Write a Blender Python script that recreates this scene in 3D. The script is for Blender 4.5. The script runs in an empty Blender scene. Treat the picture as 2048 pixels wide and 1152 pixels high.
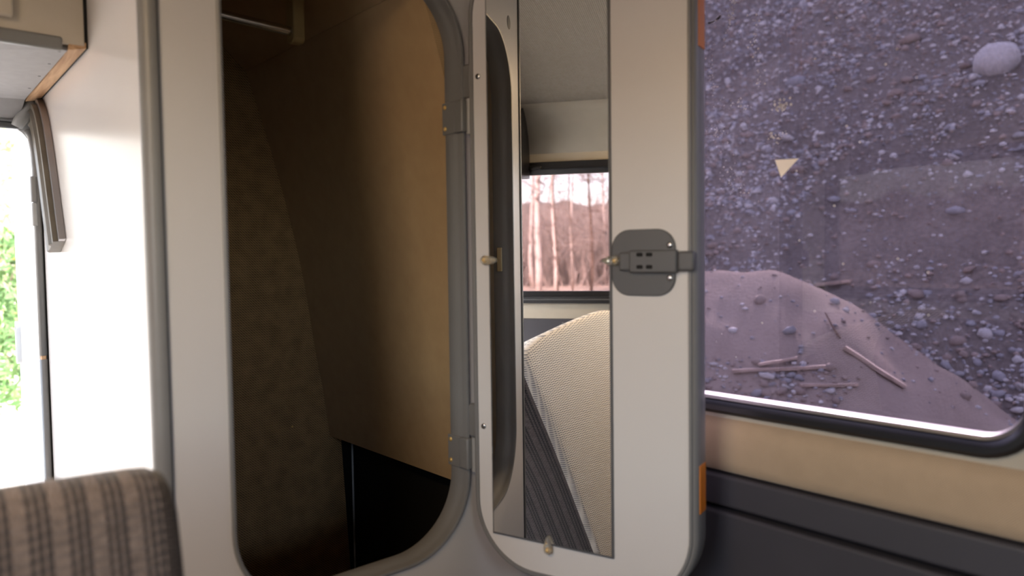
import bpy, bmesh, math, random
from mathutils import Vector, Matrix, noise
R = math.radians
scene = bpy.context.scene
COL = scene.collection

# ------------------------------------------------------------------ camera
# van axes: X = towards the right-hand side wall, Y = towards the rear door, Z = up, metres
CAM = Vector((-0.8071, -1.0617, 1.25))
RT = Vector((0.7483, -0.6632, -0.0139)); UP = Vector((0.0388, 0.0229, 0.9990)); FW = Vector((0.6622, 0.7481, -0.0429))
cd = bpy.data.cameras.new('camera'); cam = bpy.data.objects.new('camera', cd); COL.objects.link(cam)
cd.sensor_width = 36; cd.lens = 1470.19 / 2048 * 36; cd.clip_start = 0.02; cd.clip_end = 500
m = Matrix((RT, UP, -FW)).transposed().to_4x4(); m.translation = CAM
cam.matrix_world = m
cd.dof.use_dof = True; cd.dof.focus_distance = 1.95; cd.dof.aperture_fstop = 2.8
scene.camera = cam

# ------------------------------------------------------------------ sky, sun, exposure
SUN_EL, SUN_AZ = 34, 26          # elevation; azimuth measured from +X towards +Y
w = bpy.data.worlds.new('world'); scene.world = w; w.use_nodes = True
nt = w.node_tree; bg = nt.nodes['Background']
sky = nt.nodes.new('ShaderNodeTexSky'); sky.sky_type = 'NISHITA'; sky.sun_disc = False
sky.sun_elevation = R(SUN_EL); sky.sun_rotation = R(90 - SUN_AZ); sky.air_density = 1.0; sky.dust_density = 1.5; sky.ozone_density = 0.8
hs = nt.nodes.new('ShaderNodeHueSaturation'); hs.inputs['Saturation'].default_value = 0.5
nt.links.new(sky.outputs[0], hs.inputs['Color']); nt.links.new(hs.outputs[0], bg.inputs[0]); bg.inputs[1].default_value = 0.9
sd = bpy.data.lights.new('sun', 'SUN'); sun = bpy.data.objects.new('sun', sd); COL.objects.link(sun)
sd.energy = 9.0; sd.angle = R(0.6); sd.color = (1.0, 0.92, 0.82)
sv = Vector((math.cos(R(SUN_EL)) * math.cos(R(SUN_AZ)), math.cos(R(SUN_EL)) * math.sin(R(SUN_AZ)), math.sin(R(SUN_EL))))
sun.rotation_euler = sv.to_track_quat('Z', 'Y').to_euler()
sun.location = (20, 10, 20)
def portal(name, loc, nrm, sx, sy):
    l = bpy.data.lights.new(name, 'AREA'); l.shape = 'RECTANGLE'; l.size = sx; l.size_y = sy; l.cycles.is_portal = True
    o = bpy.data.objects.new(name, l); COL.objects.link(o); o.location = loc
    o.rotation_euler = Vector(nrm).to_track_quat('-Z', 'Y').to_euler()
    return o
portal('sky_portal_front_opening', (-0.82, -2.58, 1.51), (0, 1, 0), 0.78, 0.34)
portal('sky_portal_rear_door', (-1.03, 0.95, 0.84), (0, -1, 0), 1.08, 1.46)
portal('sky_portal_left', (-1.81, -0.1, 1.35), (1, 0, 0), 1.1, 0.58)
portal('sky_portal_side_opening', (-1.81, -0.985, 1.445), (1, 0, 0), 0.58, 0.80)
portal('sky_portal_right', (0.33, -0.44, 1.36), (-1, 0, 0), 0.78, 0.74)
vs = scene.view_settings; vs.view_transform = 'Standard'; vs.look = 'None'; vs.exposure = 1.5; vs.gamma = 1.0
vs.use_curve_mapping = False

# ------------------------------------------------------------------ materials
def lin(c):
    return tuple(((v / 255) / 12.92 if v <= 10 else ((v / 255 + 0.055) / 1.055) ** 2.4) for v in c) + (1,)
class NT:
    def __init__(s, name):
        s.mat = bpy.data.materials.new(name); s.mat.use_nodes = True
        s.t = s.mat.node_tree; s.t.nodes.clear()
        s.out = s.n('ShaderNodeOutputMaterial')
    def n(s, t, **k):
        o = s.t.nodes.new(t)
        for a, b in k.items(): setattr(o, a, b)
        return o
    def l(s, a, b): s.t.links.new(a, b)
    def math(s, op, a, b=None, c=None):
        o = s.n('ShaderNodeMath', operation=op)
        for i, v in enumerate((a, b, c)):
            if v is None: continue
            if isinstance(v, (int, float)): o.inputs[i].default_value = v
            else: s.l(v, o.inputs[i])
        return o.outputs[0]
    def coord(s, which='Object'):
        if which == 'seat': a = s.n('ShaderNodeAttribute'); a.attribute_name = 'seat_co'; return a.outputs['Vector']
        return s.n('ShaderNodeTexCoord').outputs[which]
    def sep(s, v):
        o = s.n('ShaderNodeSeparateXYZ'); s.l(v, o.inputs[0]); return o.outputs
    def noise(s, v, scale, detail=3, rough=0.55):
        o = s.n('ShaderNodeTexNoise'); s.l(v, o.inputs['Vector']); o.inputs['Scale'].default_value = scale
        o.inputs['Detail'].default_value = detail; o.inputs['Roughness'].default_value = rough; return o.outputs['Fac']
    def ramp(s, f, stops):
        o = s.n('ShaderNodeValToRGB'); s.l(f, o.inputs[0]); e = o.color_ramp.elements
        while len(e) < len(stops): e.new(0.5)
        for i, (p, c) in enumerate(stops): e[i].position = p; e[i].color = c
        return o.outputs[0]
    def mix(s, f, a, b, blend='MIX'):
        o = s.n('ShaderNodeMix', data_type='RGBA', blend_type=blend)
        for i, v in ((0, f), (6, a), (7, b)):
            if isinstance(v, (int, float, tuple)): o.inputs[i].default_value = v
            else: s.l(v, o.inputs[i])
        return o.outputs[2]
    def bump(s, h, strength=0.3, dist=0.002):
        o = s.n('ShaderNodeBump'); s.l(h, o.inputs['Height']); o.inputs['Strength'].default_value = strength
        o.inputs['Distance'].default_value = dist; return o.outputs[0]
    def pbr(s, col, rough=0.5, metal=0.0, normal=None, spec=0.5, sheen=0, coat=0):
        p = s.n('ShaderNodeBsdfPrincipled')
        if isinstance(col, tuple): p.inputs['Base Color'].default_value = col
        else: s.l(col, p.inputs['Base Color'])
        if isinstance(rough, (int, float)): p.inputs['Roughness'].default_value = rough
        else: s.l(rough, p.inputs['Roughness'])
        p.inputs['Metallic'].default_value = metal; p.inputs['Specular IOR Level'].default_value = spec
        p.inputs['Sheen Weight'].default_value = sheen; p.inputs['Coat Weight'].default_value = coat
        if normal is not None: s.l(normal, p.inputs['Normal'])
        s.l(p.outputs[0], s.out.inputs[0]); return s.mat
def plain(name, rgb, rough=0.5, metal=0.0, var=0.05, scale=14, bump=0.0, bscale=300, spec=0.5):
    t = NT(name); c = t.coord(); n = t.noise(c, scale)
    a = lin(rgb); b = tuple(min(1, v * (1 + var)) for v in a[:3]) + (1,); d = tuple(v * (1 - var) for v in a[:3]) + (1,)
    col = t.ramp(n, [(0.3, d), (0.7, b)])
    nm = t.bump(t.noise(c, bscale, 2), bump, 0.001) if bump else None
    return t.pbr(col, rough, metal, nm, spec)
M = {}
M['laminate'] = plain('white_laminate', (206, 202, 198), 0.36, var=0.012, scale=5, bump=0.04, bscale=180)
M['laminate_gloss'] = plain('white_laminate_smooth', (204, 200, 196), 0.25, var=0.01, scale=5)
M['grey_plastic'] = plain('grey_plastic', (118, 117, 115), 0.42, var=0.03)
M['grey_plastic_dark'] = plain('dark_grey_plastic', (84, 84, 85), 0.45, var=0.03)
M['grey_plastic_light'] = plain('pale_grey_plastic', (150, 150, 148), 0.38, var=0.03)
M['black_rubber'] = plain('black_rubber', (24, 24, 27), 0.35, var=0.05)
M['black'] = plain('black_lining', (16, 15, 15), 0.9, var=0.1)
M['beige_plastic'] = plain('beige_plastic', (190, 172, 132), 0.4, var=0.02)
M['cab_beige'] = plain('beige_cabinet_board', (186, 176, 160), 0.5, var=0.03, bump=0.05)
M['cab_grey'] = plain('grey_board', (140, 138, 138), 0.7, var=0.05, scale=60, bump=0.1)
M['brass'] = plain('brass', (226, 190, 120), 0.4, 0.55)
M['steel'] = plain('steel', (200, 200, 200), 0.22, 1.0)
M['alu'] = plain('pale_metal', (168, 166, 168), 0.4, 1.0)
M['orange'] = plain('orange_tape', (214, 122, 20), 0.45, var=0.05)
M['floor'] = plain('grey_floor_lino', (120, 114, 106), 0.6, var=0.08)
M['dark_panel'] = plain('dark_grey_vinyl', (56, 54, 59), 0.6, var=0.08, scale=8, bump=0.2, bscale=500)
M['wood'] = None
t = NT('raw_plywood_edge'); c = t.coord(); mp = t.n('ShaderNodeMapping'); mp.inputs['Scale'].default_value = (40, 3, 90); t.l(c, mp.inputs[0])
M['wood'] = t.pbr(t.ramp(t.noise(mp.outputs[0], 2.0, 4), [(0.3, lin((150, 112, 78))), (0.7, lin((206, 170, 132)))]), 0.6)
t = NT('weathered_plank'); c = t.coord(); mp = t.n('ShaderNodeMapping'); mp.inputs['Scale'].default_value = (2, 30, 30); t.l(c, mp.inputs[0])
M['plank'] = t.pbr(t.ramp(t.noise(mp.outputs[0], 2.0, 4), [(0.3, lin((118, 100, 92))), (0.7, lin((196, 172, 158)))]), 0.8)
# mirror, clear plastic, tinted glass
t = NT('mirror_silver'); g = t.n('ShaderNodeBsdfGlossy'); g.inputs[0].default_value = (0.93, 0.93, 0.92, 1); g.inputs[1].default_value = 0.0; t.l(g.outputs[0], t.out.inputs[0]); M['mirror'] = t.mat
t = NT('clear_plastic'); p = t.n('ShaderNodeBsdfPrincipled'); p.inputs['Base Color'].default_value = (0.95, 0.93, 0.86, 1)
p.inputs['Roughness'].default_value = 0.12; p.inputs['Transmission Weight'].default_value = 0.85; p.inputs['IOR'].default_value = 1.3; t.l(p.outputs[0], t.out.inputs[0]); M['clear'] = t.mat
def tint(name, rgb, gloss=0.06):
    t = NT(name); a = t.n('ShaderNodeBsdfTransparent'); a.inputs[0].default_value = rgb
    g = t.n('ShaderNodeBsdfGlossy'); g.inputs[1].default_value = 0.02
    x = t.n('ShaderNodeMixShader'); x.inputs[0].default_value = gloss
    t.l(a.outputs[0], x.inputs[1]); t.l(g.outputs[0], x.inputs[2]); t.l(x.outputs[0], t.out.inputs[0]); return t.mat
M['glass_violet'] = tint('violet_tinted_acrylic', (0.35, 0.325, 0.375, 1), 0.035)
M['glass_rose'] = tint('rose_tinted_acrylic', (0.37, 0.335, 0.345, 1), 0.02)
# woven fabrics: threads from crossed sines over object coordinates
def weave(name, rgb_hi, rgb_lo, fu, fv, axes, strength=0.6, rough=0.9, twill=False, noise_s=25, dist=0.0015):
    t = NT(name); c = t.coord(); s = t.sep(c); u, v = s[axes[0]], s[axes[1]]
    a = t.math('SINE', t.math('MULTIPLY', u, fu)); b = t.math('SINE', t.math('MULTIPLY', v, fv))
    if twill: h = t.math('SINE', t.math('ADD', t.math('MULTIPLY', u, fu), t.math('MULTIPLY', v, fv))); h = t.math('MULTIPLY', h, t.math('ADD', 0.6, t.math('MULTIPLY', a, 0.4)))
    else: h = t.math('MULTIPLY', a, b)
    h = t.math('MULTIPLY_ADD', h, 0.5, 0.5)
    n = t.noise(c, noise_s, 4)
    f = t.math('ADD', t.math('MULTIPLY', h, 0.6), t.math('MULTIPLY', n, 0.4))
    col = t.ramp(f, [(0.2, lin(rgb_lo)), (0.75, lin(rgb_hi))])
    return t.pbr(col, rough, 0, t.bump(h, strength, dist), 0.2, 0.2)
M['lining'] = weave('beige_ribbed_lining', (196, 166, 122), (166, 136, 96), 2100, 1500, (1, 2), 0.35)
M['coarse'] = weave('coarse_brown_carpet_weave', (196, 160, 116), (92, 72, 52), 900, 900, (0, 2), 0.8, twill=True)
M['band'] = weave('beige_felt_band', (180, 157, 130), (156, 135, 110), 1800, 1800, (1, 2), 0.3)
M['headliner'] = weave('beige_smooth_headliner', (178, 169, 154), (164, 156, 141), 1500, 1500, (1, 2), 0.2)
# perforated ceiling fabric
t = NT('perforated_ceiling_fabric'); c = t.coord(); s = t.sep(c)
a = t.math('SINE', t.math('MULTIPLY', t.math('ADD', s[0], s[1]), 560)); b = t.math('SINE', t.math('MULTIPLY', t.math('SUBTRACT', s[0], s[1]), 560))
h = t.math('MULTIPLY_ADD', t.math('MULTIPLY', a, b), 0.5, 0.5)
n = t.noise(c, 60, 3)
col = t.ramp(h, [(0.05, lin((92, 85, 77))), (0.35, lin((158, 150, 138)))])
M['perforated'] = t.pbr(t.mix(0.25, col, t.ramp(n, [(0.3, lin((138, 130, 118))), (0.7, lin((166, 159, 148)))])), 0.95, 0, t.bump(h, 0.6, 0.002), 0.1)
# seat fabrics
def knit(t, u, v, fu, fv):
    a = t.math('SINE', t.math('MULTIPLY', u, fu))
    sh = t.math('MULTIPLY', t.math('SIGN', a), 1.0)
    b = t.math('SINE', t.math('ADD', t.math('MULTIPLY', v, fv), sh))
    return t.math('MULTIPLY', t.math('ABSOLUTE', a), b)
t = NT('pale_knit_fabric'); c = t.coord('seat'); s = t.sep(c)
u = t.math('SUBTRACT', s[1], t.math('MULTIPLY', s[2], 0.42)); h = knit(t, u, s[2], 330, 800); n = t.noise(c, 30, 3)
col = t.ramp(h, [(0.0, lin((236, 230, 222))), (0.30, lin((220, 212, 203))), (0.62, lin((118, 122, 134)))])
M['knit'] = t.pbr(t.mix(0.10, col, n, 'OVERLAY'), 0.9, 0, t.bump(t.math('MULTIPLY', h, -1), 0.4, 0.002), 0.2, 0.3)
t = NT('striped_knit_fabric'); c = t.coord(); s = t.sep(c)
ph = t.math('FRACT', t.math('DIVIDE', t.math('ADD', s[0], 2.013), 0.0525))
h = knit(t, s[0], s[2], 720, 800); n = t.noise(c, 90, 3, 0.7)
band = t.ramp(ph, [(0.0, (0, 0, 0, 1)), (0.34, (0, 0, 0, 1)), (0.40, (1, 1, 1, 1)), (0.47, (.3, .3, .3, 1)), (0.55, (1, 1, 1, 1)), (0.66, (.3, .3, .3, 1)), (0.74, (.9, .9, .9, 1)), (0.84, (0, 0, 0, 1))])
f = t.math('MULTIPLY', band, t.math('ADD', 0.62, t.math('MULTIPLY', h, 0.42)))
f = t.math('MULTIPLY', f, t.math('ADD', 0.55, t.math('MULTIPLY', n, 0.9)))
col = t.mix(f, t.ramp(n, [(0.3, lin((122, 110, 105))), (0.7, lin((158, 144, 138)))]), lin((34, 42, 56)))
M['stripe'] = t.pbr(col, 0.92, 0, t.bump(h, 0.5, 0.002), 0.2, 0.3)
# outdoors
t = NT('gravel_earth'); c = t.coord(); n1 = t.noise(c, 1.1, 5, 0.6); n2 = t.noise(c, 22, 6, 0.7)
col = t.mix(0.55, t.ramp(n1, [(0.35, lin((112, 100, 96))), (0.65, lin((152, 138, 131)))]), t.ramp(n2, [(0.3, lin((84, 76, 74))), (0.7, lin((168, 156, 150)))]))
M['earth'] = t.pbr(col, 0.95, 0, t.bump(n2, 0.9, 0.05), 0.1)
t = NT('fine_sand'); c = t.coord(); n1 = t.noise(c, 2.2, 4, 0.6); n2 = t.noise(c, 45, 4, 0.7)
M['sand'] = t.pbr(t.mix(0.35, t.ramp(n1, [(0.35, lin((146, 128, 119))), (0.65, lin((166, 148, 138)))]), t.ramp(n2, [(0.3, lin((118, 104, 97))), (0.7, lin((172, 155, 146)))])), 0.95, 0, t.bump(n2, 0.6, 0.02), 0.1)
def stone(name, a, b):
    t = NT(name); c = t.coord(); n = t.noise(c, 9, 5, 0.65)
    return t.pbr(t.ramp(n, [(0.3, lin(a)), (0.7, lin(b))]), 0.85, 0, t.bump(n, 0.4, 0.02), 0.2)
M['stone_a'] = stone('grey_stone', (120, 116, 120), (176, 172, 176)); M['stone_b'] = stone('brown_stone', (124, 108, 102), (168, 150, 142)); M['stone_c'] = stone('pale_stone', (164, 157, 156), (206, 200, 198))
M['field'] = plain('dry_grass_field', (204, 178, 162), 0.95, var=0.35, scale=0.9, bump=0.3, bscale=8)
M['yard'] = plain('pale_gravel_yard', (160, 153, 145), 0.95, var=0.25, scale=3, bump=0.5, bscale=20)
t = NT('birch_bark'); c = t.coord(); mp = t.n('ShaderNodeMapping'); mp.inputs['Scale'].default_value = (3, 3, 1.4); t.l(c, mp.inputs[0])
M['birch'] = t.pbr(t.ramp(t.noise(mp.outputs[0], 2.2, 5, 0.7), [(0.36, lin((110, 92, 84))), (0.46, lin((226, 206, 196))), (0.8, lin((240, 224, 214)))]), 0.8)
M['bark'] = plain('brown_bark', (120, 96, 84), 0.9, var=0.3, scale=4)
M['twig'] = plain('pale_brown_twig', (164, 146, 139), 0.9, var=0.25, scale=1)
M['thicket'] = plain('brown_thicket', (136, 121, 114), 0.95, var=0.4, scale=1.2)
M['needle'] = plain('green_foliage', (92, 122, 62), 0.8, var=0.4, scale=3)
M['leaf_y'] = plain('yellow_green_foliage', (176, 168, 92), 0.8, var=0.3, scale=3)
M['slope'] = plain('pale_blocking_slope', (176, 168, 156), 0.95, var=0.35, scale=1.5)
M['olive'] = plain('olive_grey_plastic', (104, 97, 86), 0.35, var=0.12, scale=30)
M['painted_reflection'] = plain('cream_reflection', (250, 240, 222), 0.7)  # even cream colour for the reflection painted on the side window
M['dirt'] = plain('dried_water_spots', (232, 228, 226), 0.8)
M['door_white'] = plain('white_door_paint', (236, 238, 242), 0.3, var=0.01)
M['tow'] = plain('bracket_beige', (186, 164, 116), 0.4, var=0.02)

# ------------------------------------------------------------------ helpers
def tag(o, label=None, cat=None, group=None, kind=None):
    if label: o['label'] = label
    if cat: o['category'] = cat
    if group: o['group'] = group
    if kind: o['kind'] = kind
    return o
def empty(name, loc=(0, 0, 0), rz=0, parent=None):
    o = bpy.data.objects.new(name, None); COL.objects.link(o); o.location = loc; o.rotation_euler = (0, 0, rz); o.empty_display_size = 0.05
    if parent: o.parent = parent
    return o
def obj(name, bm, mat, parent=None, smooth=False, bevel=0.0, seg=2, loc=None):
    bmesh.ops.recalc_face_normals(bm, faces=bm.faces)
    me = bpy.data.meshes.new(name); bm.to_mesh(me); bm.free()
    me.materials.append(mat)
    o = bpy.data.objects.new(name, me); COL.objects.link(o)
    if parent: o.parent = parent
    if loc: o.location = loc
    if bevel:
        b = o.modifiers.new('bevel', 'BEVEL'); b.width = bevel; b.segments = seg; b.limit_method = 'ANGLE'; b.angle_limit = R(35)
    if smooth or bevel:
        for p in me.polygons: p.use_smooth = True
        if bevel or smooth == 'auto':
            try: me.set_sharp_from_angle(angle=R(38))
            except Exception: pass
    return o
def box(bm, x0, x1, y0, y1, z0, z1):
    v = [bm.verts.new(p) for p in ((x0, y0, z0), (x1, y0, z0), (x1, y1, z0), (x0, y1, z0), (x0, y0, z1), (x1, y0, z1), (x1, y1, z1), (x0, y1, z1))]
    for f in ((0, 1, 2, 3), (4, 5, 6, 7), (0, 1, 5, 4), (1, 2, 6, 5), (2, 3, 7, 6), (3, 0, 4, 7)): bm.faces.new([v[i] for i in f])
    return bm
def B(*a): return box(bmesh.new(), *a)
def rr(a0, a1, b0, b1, r, n=10):
    pts = []
    r = max(r, 1e-4)
    for cx, cy, s in ((a1 - r, b1 - r, 0), (a0 + r, b1 - r, 90), (a0 + r, b0 + r, 180), (a1 - r, b0 + r, 270)):
        for i in range(n + 1):
            t = R(s + 90 * i / n); pts.append((cx + r * math.cos(t), cy + r * math.sin(t)))
    return pts
def rr_sweep(bm, a0, a1, b0, b1, r, prof, fr, closed=True, n=10):
    """sweep a profile [(outward offset, depth)] round a rounded rectangle; fr(a,b,depth)->xyz"""
    rings = [[bm.verts.new(fr(a, b, d)) for a, b in rr(a0 - o, a1 + o, b0 - o, b1 + o, r + o, n)] for o, d in prof]
    k = len(rings) if closed else len(rings) - 1
    for i in range(k):
        p, q = rings[i], rings[(i + 1) % len(rings)]
        for j in range(len(p)):
            jj = (j + 1) % len(p); bm.faces.new((p[j], p[jj], q[jj], q[j]))
    return rings
def rr_plate(bm, a0, a1, b0, b1, r, d0, d1, fr, n=10):
    rings = rr_sweep(bm, a0, a1, b0, b1, r, [(0, d0), (0, d1)], fr, False, n)
    for g in rings: bm.faces.new(g)
    return bm
def holed(bm, outer, holes, d0, d1, fr):
    """plate with holes: outer and holes are 2D outlines"""
    for d in (d0, d1):
        es = []
        for loop in [outer] + holes:
            vs_ = [bm.verts.new(fr(a, b, d)) for a, b in loop]
            es += [bm.edges.new((vs_[i], vs_[(i + 1) % len(vs_)])) for i in range(len(vs_))]
        bmesh.ops.triangle_fill(bm, edges=es, use_beauty=True)
    for loop in [outer] + holes:
        p = [bm.verts.new(fr(a, b, d0)) for a, b in loop]; q = [bm.verts.new(fr(a, b, d1)) for a, b in loop]
        for i in range(len(p)):
            j = (i + 1) % len(p); bm.faces.new((p[i], p[j], q[j], q[i]))
    bmesh.ops.remove_doubles(bm, verts=bm.verts, dist=1e-5)
    return bm
def tube(bm, pts, rad, n=8, cap=True):
    pts = [Vector(p) for p in pts]; rings = []
    up = Vector((0, 0, 1)); prev = None
    for i, p in enumerate(pts):
        d = (pts[min(i + 1, len(pts) - 1)] - pts[max(i - 1, 0)]).normalized()
        if prev is None:
            a = d.cross(up) if abs(d.z) < 0.9 else d.cross(Vector((1, 0, 0)))
        else: a = prev - d * prev.dot(d)
        a.normalize(); b = d.cross(a); prev = a
        rd = rad[i] if isinstance(rad, (list, tuple)) else rad
        rings.append([bm.verts.new(p + (a * math.cos(2 * math.pi * k / n) + b * math.sin(2 * math.pi * k / n)) * rd) for k in range(n)])
    for p, q in zip(rings[:-1], rings[1:]):
        for k in range(n):
            kk = (k + 1) % n; bm.faces.new((p[k], p[kk], q[kk], q[k]))
    if cap: bm.faces.new(rings[0]); bm.faces.new(rings[-1][::-1])
    return bm
def sweep(bm, pts, prof, ax, ay):
    """sweep a closed 2D profile along pts with fixed profile axes"""
    ax, ay = Vector(ax), Vector(ay)
    rings = [[bm.verts.new(Vector(p) + ax * a + ay * b) for a, b in prof] for p in pts]
    for p, q in zip(rings[:-1], rings[1:]):
        for k in range(len(prof)):
            kk = (k + 1) % len(prof); bm.faces.new((p[k], p[kk], q[kk], q[k]))
    bm.faces.new(rings[0]); bm.faces.new(rings[-1][::-1])
    return bm
def dome(bm, c, axis, r, h, n=12):
    """flat round screw or button head: disc with domed top"""
    axis = Vector(axis).normalized(); a = axis.orthogonal().normalized(); b = axis.cross(a); c = Vector(c); rings = []
    for rd, hh in ((r, 0), (r, h * 0.35), (r * 0.8, h * 0.8), (r * 0.4, h)):
        rings.append([bm.verts.new(c + axis * hh + (a * math.cos(2 * math.pi * k / n) + b * math.sin(2 * math.pi * k / n)) * rd) for k in range(n)])
    for p, q in zip(rings[:-1], rings[1:]):
        for k in range(n): bm.faces.new((p[k], p[(k + 1) % n], q[(k + 1) % n], q[k]))
    bm.faces.new(rings[-1]); bm.faces.new(rings[0][::-1])
    return bm
FXZ = lambda a, b, d: (a, d, b)          # plane facing the front of the van: a = X, b = Z, depth = +Y
FYZ = lambda a, b, d: (d, a, b)          # side wall plane: a = Y, b = Z, depth = +X

# ------------------------------------------------------------------ room shell
XW, XL, YF, YR, ZC = 0.27, -1.75, -2.5, 0.90, 1.93
def struct(o, label=None): return tag(o, label, None, None, 'structure')
struct(obj('floor', B(XL - .05, XW + .05, YF, YR + .05, -0.05, 0.0), M['floor']), 'grey floor covering of the camper van')
# right wall, with the big window hole
wr = struct(obj('wall_right', holed(bmesh.new(), [(YF, 0.886), (0.0, 0.886), (0.0, ZC + .05), (YF, ZC + .05)], [rr(-0.815, -0.06, 1.000, 1.72, 0.05)], XW, XW + 0.045, FYZ), M['headliner']), 'beige lined side wall around the large tinted window')
# felt band below the window, rounded
prof = [(0.002, 0.884), (0.010, 0.8905), (0.014, 0.905), (0.016, 0.93), (0.016, 0.950), (0.012, 0.964), (0.002, 0.973), (-.002, 0.975)]
bm = bmesh.new(); r0 = [bm.verts.new((XW - d, -1.30, z)) for d, z in prof]; r1 = [bm.verts.new((XW - d, -0.005, z)) for d, z in prof]
for i in range(len(prof) - 1): bm.faces.new((r0[i], r0[i + 1], r1[i + 1], r1[i]))
obj('felt_band', bm, M['band'], wr, True)['label'] = 'beige felt band under the window'
for z0, z1, dx in ((0.826, 0.880, 0.012), (0.62, 0.819, 0.016), (0.30, 0.615, 0.018), (0.0, 0.296, 0.018)):
    obj('panel', B(XW - dx, XW + .03, -2.49, -0.005, z0, z1), M['dark_panel'], wr, bevel=0.006, seg=3)
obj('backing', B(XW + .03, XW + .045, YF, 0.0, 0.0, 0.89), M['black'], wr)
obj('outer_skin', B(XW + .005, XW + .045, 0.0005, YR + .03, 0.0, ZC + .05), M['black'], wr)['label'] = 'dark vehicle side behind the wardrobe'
# left wall and window hole
wl = struct(obj('wall_left', holed(bmesh.new(), [(-0.70, 0.988), (YR, 0.988), (YR, ZC - .06), (-0.70, ZC - .06)], [rr(-0.62, 0.42, 1.066, 1.628, 0.04)], XL - 0.045, XL, FYZ), M['headliner']), 'beige lined wall opposite the wardrobe')
o = obj('lower_panel', B(XL - .045, XL + .004, -0.70, YR, 0.0, 0.987), M['dark_panel'], wl); o['label'] = 'dark lower panel of the wall'
for y in (0.06, 0.12, -0.25):
    obj('screw', dome(bmesh.new(), (XL + .004, y, 0.968), (1, 0, 0), 0.006, 0.003), M['grey_plastic_dark'], wl, True)
obj('cab_wall', B(XL - .045, XL, YF, -1.27, 0.0, ZC - .06), M['headliner'], wl)['label'] = 'beige wall beyond the added side opening'
obj('side_opening_parapet', B(XL - .045, XL, -1.27, -0.70, 0.0, 1.05), M['dark_panel'], wl)  # unseen side opening, added and sized to light the lining and door
obj('side_opening_lintel', B(XL - .045, XL, -1.27, -0.70, 1.84, ZC - .06), M['headliner'], wl)
# ceiling: perforated field with a coved smooth edge
bm = bmesh.new(); cp = []
for x, z in ((XW + .05, ZC), (-0.2, ZC + .01), (-0.74, ZC + .02), (-1.25, ZC + .012), (-1.42, ZC - 0.004), (-1.54, ZC - 0.030), (-1.62, ZC - .062)): cp.append((x, z))
r0 = [bm.verts.new((x, YF, z)) for x, z in cp]; r1 = [bm.verts.new((x, YR + .02, z)) for x, z in cp]
for i in range(len(cp) - 1): bm.faces.new((r0[i], r0[i + 1], r1[i + 1], r1[i]))
ce = struct(obj('ceiling', bm, M['perforated'], None, True), 'beige perforated fabric ceiling of the van')
sm = ce.modifiers.new('thick', 'SOLIDIFY'); sm.thickness = 0.03; sm.offset = 0
bm = bmesh.new(); cp = [(-1.62, ZC - .0625), (-1.67, ZC - .095), (-1.71, ZC - .14), (-1.735, ZC - .19), (XL + .001, ZC - .245), (XL - .03, ZC - .26)]
r0 = [bm.verts.new((x, YF, z)) for x, z in cp]; r1 = [bm.verts.new((x, YR, z)) for x, z in cp]
for i in range(len(cp) - 1): bm.faces.new((r0[i], r0[i + 1], r1[i + 1], r1[i]))
o = obj('cove', bm, M['headliner'], ce, True); sm = o.modifiers.new('thick', 'SOLIDIFY'); sm.thickness = 0.02; sm.offset = 0
o['label'] = 'smooth beige cove between ceiling and wall'
# front bulkhead, opening added for light, and rear wall round the rear door
struct(obj('wall_front', holed(bmesh.new(), [(XL - .04, 0.0), (XW + .04, 0.0), (XW + .04, ZC + .03), (XL - .04, ZC + .03)], [rr(-1.20, -0.45, 1.36, 1.66, 0.08)], YF - .05, YF, FXZ), M['dark_panel']), 'dark front end of the van around an opening added for light')
wb = struct(obj('wall_rear', holed(bmesh.new(), [(XL - .04, 0.0), (XW + .04, 0.0), (XW + .04, ZC + .03), (XL - .04, ZC + .03)], [rr(-1.55, -0.512, 0.12, 1.553, 0.05)], YR - .012, YR + .03, FXZ), M['door_white']), 'white rear wall around the open rear door')

# ------------------------------------------------------------------ windows
def rr_frame(name, a0, a1, b0, b1, r, prof, mat, parent, fr, smooth=True):
    bm = bmesh.new(); rr_sweep(bm, a0, a1, b0, b1, r, prof, fr); return obj(name, bm, mat, parent, 'auto' if smooth else False)
w1 = empty('window_1', (XW + .03, -0.44, 1.0)); struct(w1, 'large violet tinted side window with black rubber seal')
def inw(w, o): o.parent = w; o.matrix_parent_inverse = Matrix.Translation(-w.location); return o
o = obj('pane', rr_plate(bmesh.new(), -0.815, -0.06, 1.002, 1.72, 0.05, XW + .030, XW + .034, FYZ), M['glass_violet']); inw(w1, o)
o = rr_frame('seal', -0.805, -0.07, 1.004, 1.71, 0.05, [(0.004, XW + .028), (-.002, XW + .004), (0.002, XW - .006), (0.008, XW - .012), (0.016, XW - .012), (0.022, XW - .007), (0.0225, XW + .001), (0.010, XW + .028)], M['black_rubber'], None, FYZ); inw(w1, o); o['label'] = 'black rubber seal'
o = rr_frame('bead', -0.805, -0.07, 1.011, 1.703, 0.05, [(0.001, XW + .026), (-.001, XW + .012), (0.001, XW - .001), (0.006, XW - .004), (0.008, XW + .002), (0.006, XW + .026)], M['alu'], None, FYZ); inw(w1, o); o['label'] = 'metal bead standing for the highlight on the seal'  # bead added in place of the gleam on the black seal
w2 = empty('window_2', (XL, -0.1, 1.066)); struct(w2, 'tinted window in the wall opposite the wardrobe')
o = obj('pane', rr_plate(bmesh.new(), -0.62, 0.42, 1.066, 1.628, 0.04, XL - .030, XL - .026, FYZ), M['glass_rose']); inw(w2, o)
o = rr_frame('frame', -0.585, 0.385, 1.103, 1.588, 0.02, [(0.0, XL - .024), (-.0, XL - .004), (0.020, XL + .002), (0.022, XL + .012), (0.050, XL + .012), (0.0525, XL + .001), (0.036, XL - .024)], M['black_rubber'], None, FYZ); inw(w2, o); o['label'] = 'black plastic window frame'
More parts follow.
